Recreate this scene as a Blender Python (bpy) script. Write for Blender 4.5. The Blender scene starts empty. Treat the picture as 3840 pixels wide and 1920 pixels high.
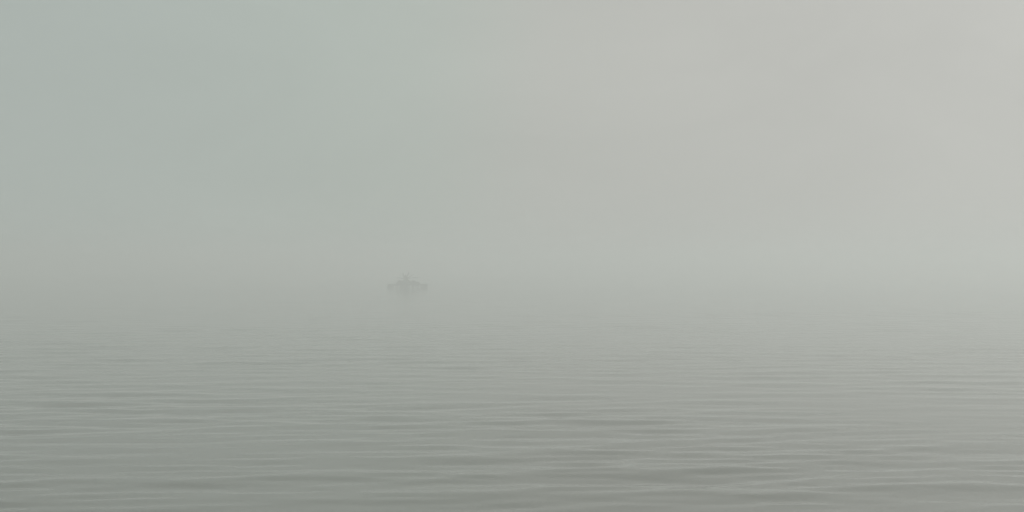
import bpy, math, random
import numpy as np
from mathutils import Vector, Matrix

R = math.radians
random.seed(11)
sc = bpy.context.scene
col = sc.collection

# ------------------------------------------------------------------ camera
CAM_H = 4.0
FPX = 4117.0                       # focal length in photo pixels (3840 wide)
HORIZON = 1000.0                   # photo row of the eye level
cam_d = bpy.data.cameras.new("camera")
cam_d.sensor_width = 36.0
cam_d.lens = 36.0 * FPX / 3840.0
cam_d.clip_start = 0.1
cam_d.clip_end = 12000.0
cam = bpy.data.objects.new("camera", cam_d)
col.objects.link(cam)
cam.location = (0, 0, CAM_H)
cam.rotation_euler = (R(90) + math.atan((HORIZON - 960.0) / FPX), 0, 0)
sc.camera = cam

# ------------------------------------------------------------------ daylight through fog
SUN_EL, SUN_AZ = R(38), R(62)      # azimuth to the right of the view direction (+Y)
world = bpy.data.worlds.new("World")
sc.world = world
world.use_nodes = True
nt = world.node_tree
nt.nodes.clear()
N = nt.nodes.new
L = nt.links.new
out = N("ShaderNodeOutputWorld")
bg = N("ShaderNodeBackground")
sky = N("ShaderNodeTexSky")
sky.sky_type = 'NISHITA'
sky.sun_disc = False
sky.sun_elevation = SUN_EL
sky.sun_rotation = SUN_AZ
sky.dust_density = 8.0
sky.air_density = 1.5
hs = N("ShaderNodeHueSaturation")
hs.inputs['Saturation'].default_value = 0.12
# overcast layer: an even grey that is a little brighter and warmer towards the hidden sun
tc = N("ShaderNodeTexCoord")
dot = N("ShaderNodeVectorMath"); dot.operation = 'DOT_PRODUCT'
dot.inputs[1].default_value = (math.sin(SUN_AZ), math.cos(SUN_AZ), 0.0)
ramp = N("ShaderNodeValToRGB")
ramp.color_ramp.interpolation = 'B_SPLINE'
mr = N("ShaderNodeMapRange")
mr.inputs['From Min'].default_value = -1.0
mr.inputs['From Max'].default_value = 1.0
G = 10.0                            # Nishita units (world strength is 0.1)
e = ramp.color_ramp.elements
e[0].position = 0.0;  e[0].color = (0.420, 0.470, 0.440, 1)
e[1].position = 1.0;  e[1].color = (0.540, 0.540, 0.510, 1)
for pos, c in ((0.52, (0.420, 0.470, 0.442)), (0.61, (0.432, 0.484, 0.450)), (0.695, (0.450, 0.500, 0.456)),
               (0.745, (0.486, 0.490, 0.458)), (0.86, (0.514, 0.516, 0.486))):
    m = ramp.color_ramp.elements.new(pos); m.color = (*c, 1)
gain = N("ShaderNodeVectorMath"); gain.operation = 'SCALE'
gain.inputs['Scale'].default_value = G
mix = N("ShaderNodeMixRGB")
mix.inputs['Fac'].default_value = 0.92
L(tc.outputs['Generated'], dot.inputs[0])
L(dot.outputs['Value'], mr.inputs['Value'])
L(mr.outputs['Result'], ramp.inputs['Fac'])
# faint uneven banks in the cloud layer
cn = N("ShaderNodeTexNoise")
cn.inputs['Scale'].default_value = 3.2
cn.inputs['Detail'].default_value = 5.0
cn.inputs['Roughness'].default_value = 0.55
cn.inputs['Distortion'].default_value = 0.6
cm = N("ShaderNodeMapping"); cm.inputs['Scale'].default_value = (1.0, 1.0, 2.6)
L(tc.outputs['Generated'], cm.inputs['Vector'])
L(cm.outputs['Vector'], cn.inputs['Vector'])
cr = N("ShaderNodeMapRange")
cr.inputs['From Min'].default_value = 0.25; cr.inputs['From Max'].default_value = 0.75
cr.inputs['To Min'].default_value = 0.955 * G; cr.inputs['To Max'].default_value = 1.045 * G
L(cn.outputs['Fac'], cr.inputs['Value'])
L(cr.outputs['Result'], gain.inputs['Scale'])
L(ramp.outputs['Color'], gain.inputs[0])
L(sky.outputs['Color'], hs.inputs['Color'])
L(hs.outputs['Color'], mix.inputs['Color1'])
L(gain.outputs['Vector'], mix.inputs['Color2'])
L(mix.outputs['Color'], bg.inputs['Color'])
bg.inputs['Strength'].default_value = 0.1
L(bg.outputs['Background'], out.inputs['Surface'])

sun_d = bpy.data.lights.new("sun", 'SUN')
sun_d.energy = 1.35
sun_d.angle = R(25)
sun_d.color = (1.0, 0.98, 0.94)
sun = bpy.data.objects.new("sun", sun_d)
col.objects.link(sun)
sdir = Vector((math.sin(SUN_AZ) * math.cos(SUN_EL), math.cos(SUN_AZ) * math.cos(SUN_EL), math.sin(SUN_EL)))
sun.rotation_euler = (-sdir).to_track_quat('-Z', 'Y').to_euler()

sc.view_settings.view_transform = 'Standard'
sc.view_settings.look = 'None'
sc.view_settings.gamma = 1.0
sc.view_settings.exposure = 0.0
sc.render.engine = 'CYCLES'
sc.cycles.use_denoising = True
sc.cycles.volume_bounces = 8
sc.cycles.max_bounces = 12

# ------------------------------------------------------------------ helpers
def material(name, base, rough=0.8, noise=None, bump=None):
    mt = bpy.data.materials.new(name)
    mt.use_nodes = True
    t = mt.node_tree
    b = t.nodes['Principled BSDF']
    b.inputs['Roughness'].default_value = rough
    b.inputs['Base Color'].default_value = (*base, 1)
    if noise:
        scale, other = noise
        tc = t.nodes.new("ShaderNodeTexCoord")
        nz = t.nodes.new("ShaderNodeTexNoise")
        nz.inputs['Scale'].default_value = scale
        nz.inputs['Detail'].default_value = 6
        mx = t.nodes.new("ShaderNodeMixRGB")
        mx.inputs['Color1'].default_value = (*base, 1)
        mx.inputs['Color2'].default_value = (*other, 1)
        t.links.new(tc.outputs['Object'], nz.inputs['Vector'])
        t.links.new(nz.outputs['Fac'], mx.inputs['Fac'])
        t.links.new(mx.outputs['Color'], b.inputs['Base Color'])
        if bump:
            bp = t.nodes.new("ShaderNodeBump")
            bp.inputs['Strength'].default_value = bump
            bp.inputs['Distance'].default_value = 0.02
            t.links.new(nz.outputs['Fac'], bp.inputs['Height'])
            t.links.new(bp.outputs['Normal'], b.inputs['Normal'])
    return mt

class MB:
    def __init__(self):
        self.v, self.f = [], []
    def box(self, x0, x1, y0, y1, z0, z1):
        n = len(self.v)
        self.v += [(x, y, z) for z in (z0, z1) for (x, y) in ((x0, y0), (x1, y0), (x1, y1), (x0, y1))]
        for q in ((3, 2, 1, 0), (4, 5, 6, 7), (0, 1, 5, 4), (1, 2, 6, 5), (2, 3, 7, 6), (3, 0, 4, 7)):
            self.f.append(tuple(n + i for i in q))
    def tube(self, pts, radii, sides=10):
        n0 = len(self.v)
        for k, p in enumerate(pts):
            p = Vector(p)
            a = Vector(pts[max(k - 1, 0)]); b = Vector(pts[min(k + 1, len(pts) - 1)])
            d = (b - a).normalized()
            u = d.cross(Vector((0, 1, 0)) if abs(d.y) < 0.9 else Vector((1, 0, 0))).normalized()
            w = d.cross(u)
            for s in range(sides):
                t = 2 * math.pi * s / sides
                self.v.append(tuple(p + (u * math.cos(t) + w * math.sin(t)) * radii[k]))
        for k in range(len(pts) - 1):
            for s in range(sides):
                a = n0 + k * sides + s; b = n0 + k * sides + (s + 1) % sides
                self.f.append((a, b, b + sides, a + sides))
        self.f.append(tuple(n0 + s for s in reversed(range(sides))))
        self.f.append(tuple(n0 + (len(pts) - 1) * sides + s for s in range(sides)))
    def poly(self, pts):
        n = len(self.v)
        self.v += [tuple(p) for p in pts]
        self.f.append(tuple(range(n, n + len(pts))))
    def build(self, name, mat, parent=None, smooth=False):
        me = bpy.data.meshes.new(name)
        me.from_pydata(self.v, [], self.f)
        me.update()
        me.materials.append(mat)
        if smooth:
            me.polygons.foreach_set("use_smooth", [True] * len(me.polygons))
        o = bpy.data.objects.new(name, me)
        col.objects.link(o)
        o.parent = parent
        return o

def tag(o, label=None, cat=None, group=None, kind=None):
    if label: o["label"] = label
    if cat: o["category"] = cat
    if group: o["group"] = group
    if kind: o["kind"] = kind
    return o

def empty(name, loc):
    o = bpy.data.objects.new(name, None)
    o.empty_display_size = 0.3
    col.objects.link(o)
    o.location = loc
    return o

# ------------------------------------------------------------------ lake water
def axis(near, step, grow, far):
    out = [0.0]
    while out[-1] < far:
        a = out[-1]
        out.append(a + (step if a < near else max(step, grow * a)))
    return np.array(out)

def water_mesh():
    yp = [6.0]
    while yp[-1] < 3000.0:
        y = yp[-1]
        yp.append(y + max(0.030, 0.0032 * y))
    yb = [6.0]
    while yb[-1] > -400.0:
        yb.append(yb[-1] - max(0.5, 0.12 * abs(yb[-1] - 6.0)))
    Y = np.array(yb[:0:-1] + yp)
    xs = axis(14.0, 0.16, 0.012, 3000.0)
    X = np.concatenate([-xs[:0:-1], xs])
    gx, gy = np.meshgrid(X, Y)
    dy = np.gradient(Y)[:, None]
    dx = np.gradient(X)[None, :]
    rng = np.random.RandomState(5)
    Z = np.zeros_like(gx)
    # slow patches where the ripples are stronger or weaker
    patch = np.zeros_like(gx)
    for _ in range(14):
        k = rng.uniform(0.10, 0.9); th = rng.normal(0, 0.9) + math.pi / 2
        patch += np.cos(k * (gx * math.cos(th) * 0.6 + gy * math.sin(th)) + rng.uniform(0, 6.3))
    patch = 1.0 + 0.34 * patch / 2.6
    patch = np.clip(patch, 0.30, 2.0)
    def comp(lam, slope, spread, mod=True):
        k = 2 * math.pi / lam
        th = math.pi / 2 + R(4) + rng.normal(0, spread)
        kx, ky = k * math.cos(th), k * math.sin(th)
        amp = slope / k
        ph = rng.uniform(0, 6.283)
        # waves shorter than the mesh can carry are left to the bump map
        fade = np.clip(1.0 - (np.abs(ky) * dy / 1.1) ** 2, 0, 1) * np.clip(1.0 - (np.abs(kx) * dx / 1.4) ** 2, 0, 1)
        a = amp * np.cos(kx * gx + ky * gy + ph) * fade
        return a * patch if mod else a
    for i in range(80):
        Z += comp(math.exp(rng.uniform(math.log(0.22), math.log(0.85))), 0.0118, 0.25)
    for i in range(30):
        Z += comp(math.exp(rng.uniform(math.log(0.7), math.log(3.2))), 0.0096, 0.25)
    ny, nx = gx.shape
    verts = np.stack([gx, gy, Z], axis=-1).reshape(-1, 3).astype(np.float32)
    i = np.arange(ny - 1)[:, None] * nx + np.arange(nx - 1)[None, :]
    faces = np.stack([i, i + 1, i + nx + 1, i + nx], axis=-1).reshape(-1, 4).astype(np.int32)
    me = bpy.data.meshes.new("water")
    me.vertices.add(len(verts)); me.vertices.foreach_set("co", verts.ravel())
    me.loops.add(faces.size); me.loops.foreach_set("vertex_index", faces.ravel())
    me.polygons.add(len(faces))
    me.polygons.foreach_set("loop_start", np.arange(0, faces.size, 4, dtype=np.int32))
    me.polygons.foreach_set("loop_total", np.full(len(faces), 4, dtype=np.int32))
    me.polygons.foreach_set("use_smooth", np.ones(len(faces), dtype=bool))
    me.update(calc_edges=True)
    return me

wm = bpy.data.materials.new("lake_water")
wm.use_nodes = True
t = wm.node_tree
b = t.nodes['Principled BSDF']
b.inputs['Base Color'].default_value = (0.220, 0.222, 0.205, 1)
b.inputs['Roughness'].default_value = 0.10
b.inputs['IOR'].default_value = 1.333
tcn = t.nodes.new("ShaderNodeTexCoord")
mp = t.nodes.new("ShaderNodeMapping")
mp.inputs['Rotation'].default_value = (0, 0, R(4))
mp.inputs['Scale'].default_value = (0.28, 1.0, 1.0)
n1 = t.nodes.new("ShaderNodeTexNoise")
n1.inputs['Scale'].default_value = 5.0
n1.inputs['Detail'].default_value = 3.0
n1.inputs['Roughness'].default_value = 0.55
bp = t.nodes.new("ShaderNodeBump")
bp.inputs['Strength'].default_value = 0.35
bp.inputs['Distance'].default_value = 0.006
t.links.new(tcn.outputs['Object'], mp.inputs['Vector'])
t.links.new(mp.outputs['Vector'], n1.inputs['Vector'])
t.links.new(n1.outputs['Fac'], bp.inputs['Height'])
t.links.new(bp.outputs['Normal'], b.inputs['Normal'])
me = water_mesh()
me.materials.append(wm)
water = bpy.data.objects.new("water", me)
col.objects.link(water)
tag(water, "calm grey green lake water with long low ripples fading into the fog", "water", kind="structure")

# ------------------------------------------------------------------ floating platform out in the fog
DIST = CAM_H * FPX / (1080.0 - HORIZON)         # where the photo's waterline row meets the lake
PXM = DIST / FPX                                 # metres per photo pixel at that distance
CX = (1529 - 1920) * PXM
def U(px): return (px - 1529) * PXM              # local x of a photo column
def W(py): return (1080 - py) * PXM              # local z of a photo row

wood = material("weathered_wood", (0.040, 0.036, 0.032), 0.85, (6.0, (0.075, 0.066, 0.055)), 0.4)
dark = material("wet_timber", (0.030, 0.030, 0.028), 0.7, (5.0, (0.055, 0.052, 0.045)), 0.4)
leaf = material("frond_green", (0.030, 0.045, 0.022), 0.6, (9.0, (0.055, 0.075, 0.035)))
bark = material("stem_bark", (0.050, 0.040, 0.030), 0.9, (12.0, (0.09, 0.07, 0.05)), 0.6)
shrubm = material("shrub_green", (0.032, 0.045, 0.024), 0.65, (7.0, (0.060, 0.075, 0.040)))

plat = empty("floating_platform", (CX, DIST, 0))
tag(plat, "low dark wooden platform on short posts standing in the foggy lake", "platform")
HALF_D = 1.6
deck = MB()
x = U(1456)
while x < U(1602):
    x2 = min(x + 0.19, U(1602))
    deck.box(x, x2 - 0.012, -HALF_D, HALF_D, W(1066.5), W(1066.5) + 0.05 + random.uniform(0, .006))
    x = x2
deck.build("deck", wood, plat)
for yy in (-HALF_D + 0.05, HALF_D - 0.15):
    bm_ = MB(); bm_.box(U(1457), U(1601), yy, yy + 0.10, W(1070.5), W(1066.5) - 0.003)
    bm_.build("beam", dark, plat)
for px, hw in ((1460, .09), (1472, .11), (1487, .08), (1494, .07), (1507, .12), (1527, .12),
               (1534, .08), (1549, .13), (1560, .07), (1569, .09), (1581, .10), (1593, .09), (1600, .09)):
    for yy in (-HALF_D + 0.28, HALF_D - 0.28):
        p = MB()
        lean = random.uniform(-.02, .02)
        p.tube([(U(px) - lean, yy, -0.6), (U(px), yy, W(1069.5) + (0.33 if px == 1600 and yy < 0 else 0.0) - 0.003 * (px != 1600))],
               [hw, hw * 0.92], 12)
        p.build("post", dark, plat)
for a, c in ((1456.5, 1470), (1588, 1603)):
    q = MB(); q.box(U(a), U(c), -HALF_D - 0.05, -HALF_D + 0.04, 0.02, W(1071))
    q.build("end_panel", wood, plat)
q = MB(); q.box(U(1503), U(1531), -HALF_D - 0.05, -HALF_D + 0.04, -0.25, W(1071))
q.build("front_panel", dark, plat)
DECK = W(1066.5) + 0.057

# ------------------------------------------------------------------ planting on the platform
def frond(mb, base, az, el, length, droop, width):
    """arching rib with leaflets on both sides"""
    d = Vector((math.cos(az), math.sin(az), 0))
    pts = []
    p = Vector(base); ang = el
    n = 12
    for i in range(n + 1):
        pts.append(p.copy())
        p = p + (d * math.cos(ang) + Vector((0, 0, math.sin(ang)))) * (length / n)
        ang -= droop / n
    mb.tube([tuple(q) for q in pts], [0.040 * (1 - 0.7 * i / n) for i in range(n + 1)], 5)
    side = Vector((-d.y, d.x, 0))
    for i in range(2, n + 1):
        for s in (-1, 1):
            for h in (0, 0.5):
                j = i - h
                a = pts[i - 1].lerp(pts[i], 1 - h)
                tdir = (pts[i] - pts[i - 1]).normalized()
                ll = width * math.sin(math.pi * min(1, (j / n) * 0.85 + 0.12)) * random.uniform(.8, 1.15)
                tip = a + (side * s * 0.75 + tdir * 0.75 + Vector((0, 0, -0.15 + random.uniform(-.12, .12)))) * ll
                w = tdir * 0.080
                mb.poly([a - w, a + w, tip.lerp(a, .45) + w * .8, tip, tip.lerp(a, .45) - w * .8])

palm = empty("fan_plant", (CX + U(1520), DIST + 0.1, DECK))
tag(palm, "spiky plant with upright and arching leaves on the middle of the platform", "plant")
tr = MB()
tr.tube([(0, 0, 0), (0.03, 0, .3), (0.0, 0, .6), (0.04, 0, .8)], [.16, .13, .12, .10], 12)
tr.build("stem", bark, palm, True)
specs = [  # azimuth deg, elevation deg, length, droop rad, leaflet length
    (180, 68, 1.55, .10, .40), (165, 72, 1.50, .1, .36), (200, 64, 1.35, .2, .34), (5, 72, 1.85, .10, .36), (340, 68, 1.7, .10, .34), (20, 66, 1.6, .2, .34), (90, 85, 1.0, .2, .26),
    (0, 38, 2.05, .20, .36), (8, 43, 1.95, .3, .30),
    (180, 38, 2.05, 1.05, .34), (186, 30, 1.8, .8, .30), (0, 26, 3.25, .75, .34), (-5, 30, 2.7, 1.0, .30),
    (200, 45, 1.3, 1.3, .28), (250, 55, 1.4, 1.3, .28), (290, 60, 1.4, 1.2, .28), (330, 40, 1.3, 1.2, .28),
    (60, 55, 1.3, 1.2, .28), (110, 55, 1.3, 1.2, .28), (270, 75, 1.0, .5, .26)]
for az, el, ln, dr, wd in specs:
    f = MB()
    frond(f, (0.03, 0, .78), R(az), R(el), ln, dr, wd)
    f.build("frond", leaf, palm)

def shrub(px0, px1, top_py, seed, label, dy=0.0):
    rnd = random.Random(seed)
    cx, hw, h = (U(px0) + U(px1)) / 2, (U(px1) - U(px0)) / 2, W(top_py) - DECK
    root = empty("shrub", (CX + cx, DIST + dy, DECK))
    tag(root, label, "shrub", "low shrubs planted on the platform")
    st = MB()
    ends = []
    for k in range(9):
        a = rnd.uniform(0, 6.283); r = rnd.uniform(.25, .8)
        e_ = (hw * r * math.cos(a), .55 * r * math.sin(a), h * rnd.uniform(.5, .85))
        st.tube([(e_[0] * .1, e_[1] * .1, 0), (e_[0] * .55, e_[1] * .5, e_[2] * .6), e_], [.022, .014, .006], 6)
        ends.append(e_)
    st.build("stem", bark, root)
    lf = MB()
    for k in range(2600):
        a = rnd.uniform(0, 6.283); r = math.sqrt(rnd.random())
        x, y = r * math.cos(a), r * math.sin(a)
        env = h * (1 - 0.72 * r ** 2.2) * (1 + .18 * math.sin(5 * x + seed) + .10 * math.sin(11 * x + 2 * y))
        z = env * rnd.random() ** .6
        c = Vector((x * hw, y * .7, z))
        d1 = Vector((rnd.gauss(0, 1), rnd.gauss(0, 1), rnd.gauss(.3, 1))).normalized()
        d2 = d1.cross(Vector((rnd.gauss(0, 1), rnd.gauss(0, 1), rnd.gauss(0, 1)))).normalized()
        s = rnd.uniform(.06, .12)
        lf.poly([c - d1 * s, c + d2 * s * .45, c + d1 * s, c - d2 * s * .45])
    lf.build("foliage", shrubm, root)
shrub(1486, 1517, 1052, 3, "low leafy shrub left of the spiky plant on the platform", -.2)
shrub(1498, 1544, 1046, 7, "tallest leafy shrub around the foot of the spiky plant", .5)
shrub(1534, 1574, 1053, 9, "low leafy shrub right of the spiky plant on the platform", -.1)

# ------------------------------------------------------------------ fog over the lake
hz = MB()
hz.box(-3400, 3400, -700, 3400, -1.5, 8.0)
hm = bpy.data.materials.new("haze")
hm.use_nodes = True
ht = hm.node_tree
ht.nodes.clear()
ho = ht.nodes.new("ShaderNodeOutputMaterial")
pv = ht.nodes.new("ShaderNodeVolumePrincipled")
pv.inputs['Color'].default_value = (0.981, 0.995, 0.987, 1)
pv.inputs['Density'].default_value = 0.0102
pv.inputs['Anisotropy'].default_value = 0.35
ht.links.new(pv.outputs['Volume'], ho.inputs['Volume'])
haze = hz.build("haze", hm)
tag(haze, "pale grey fog lying over the lake", "fog", kind="stuff")
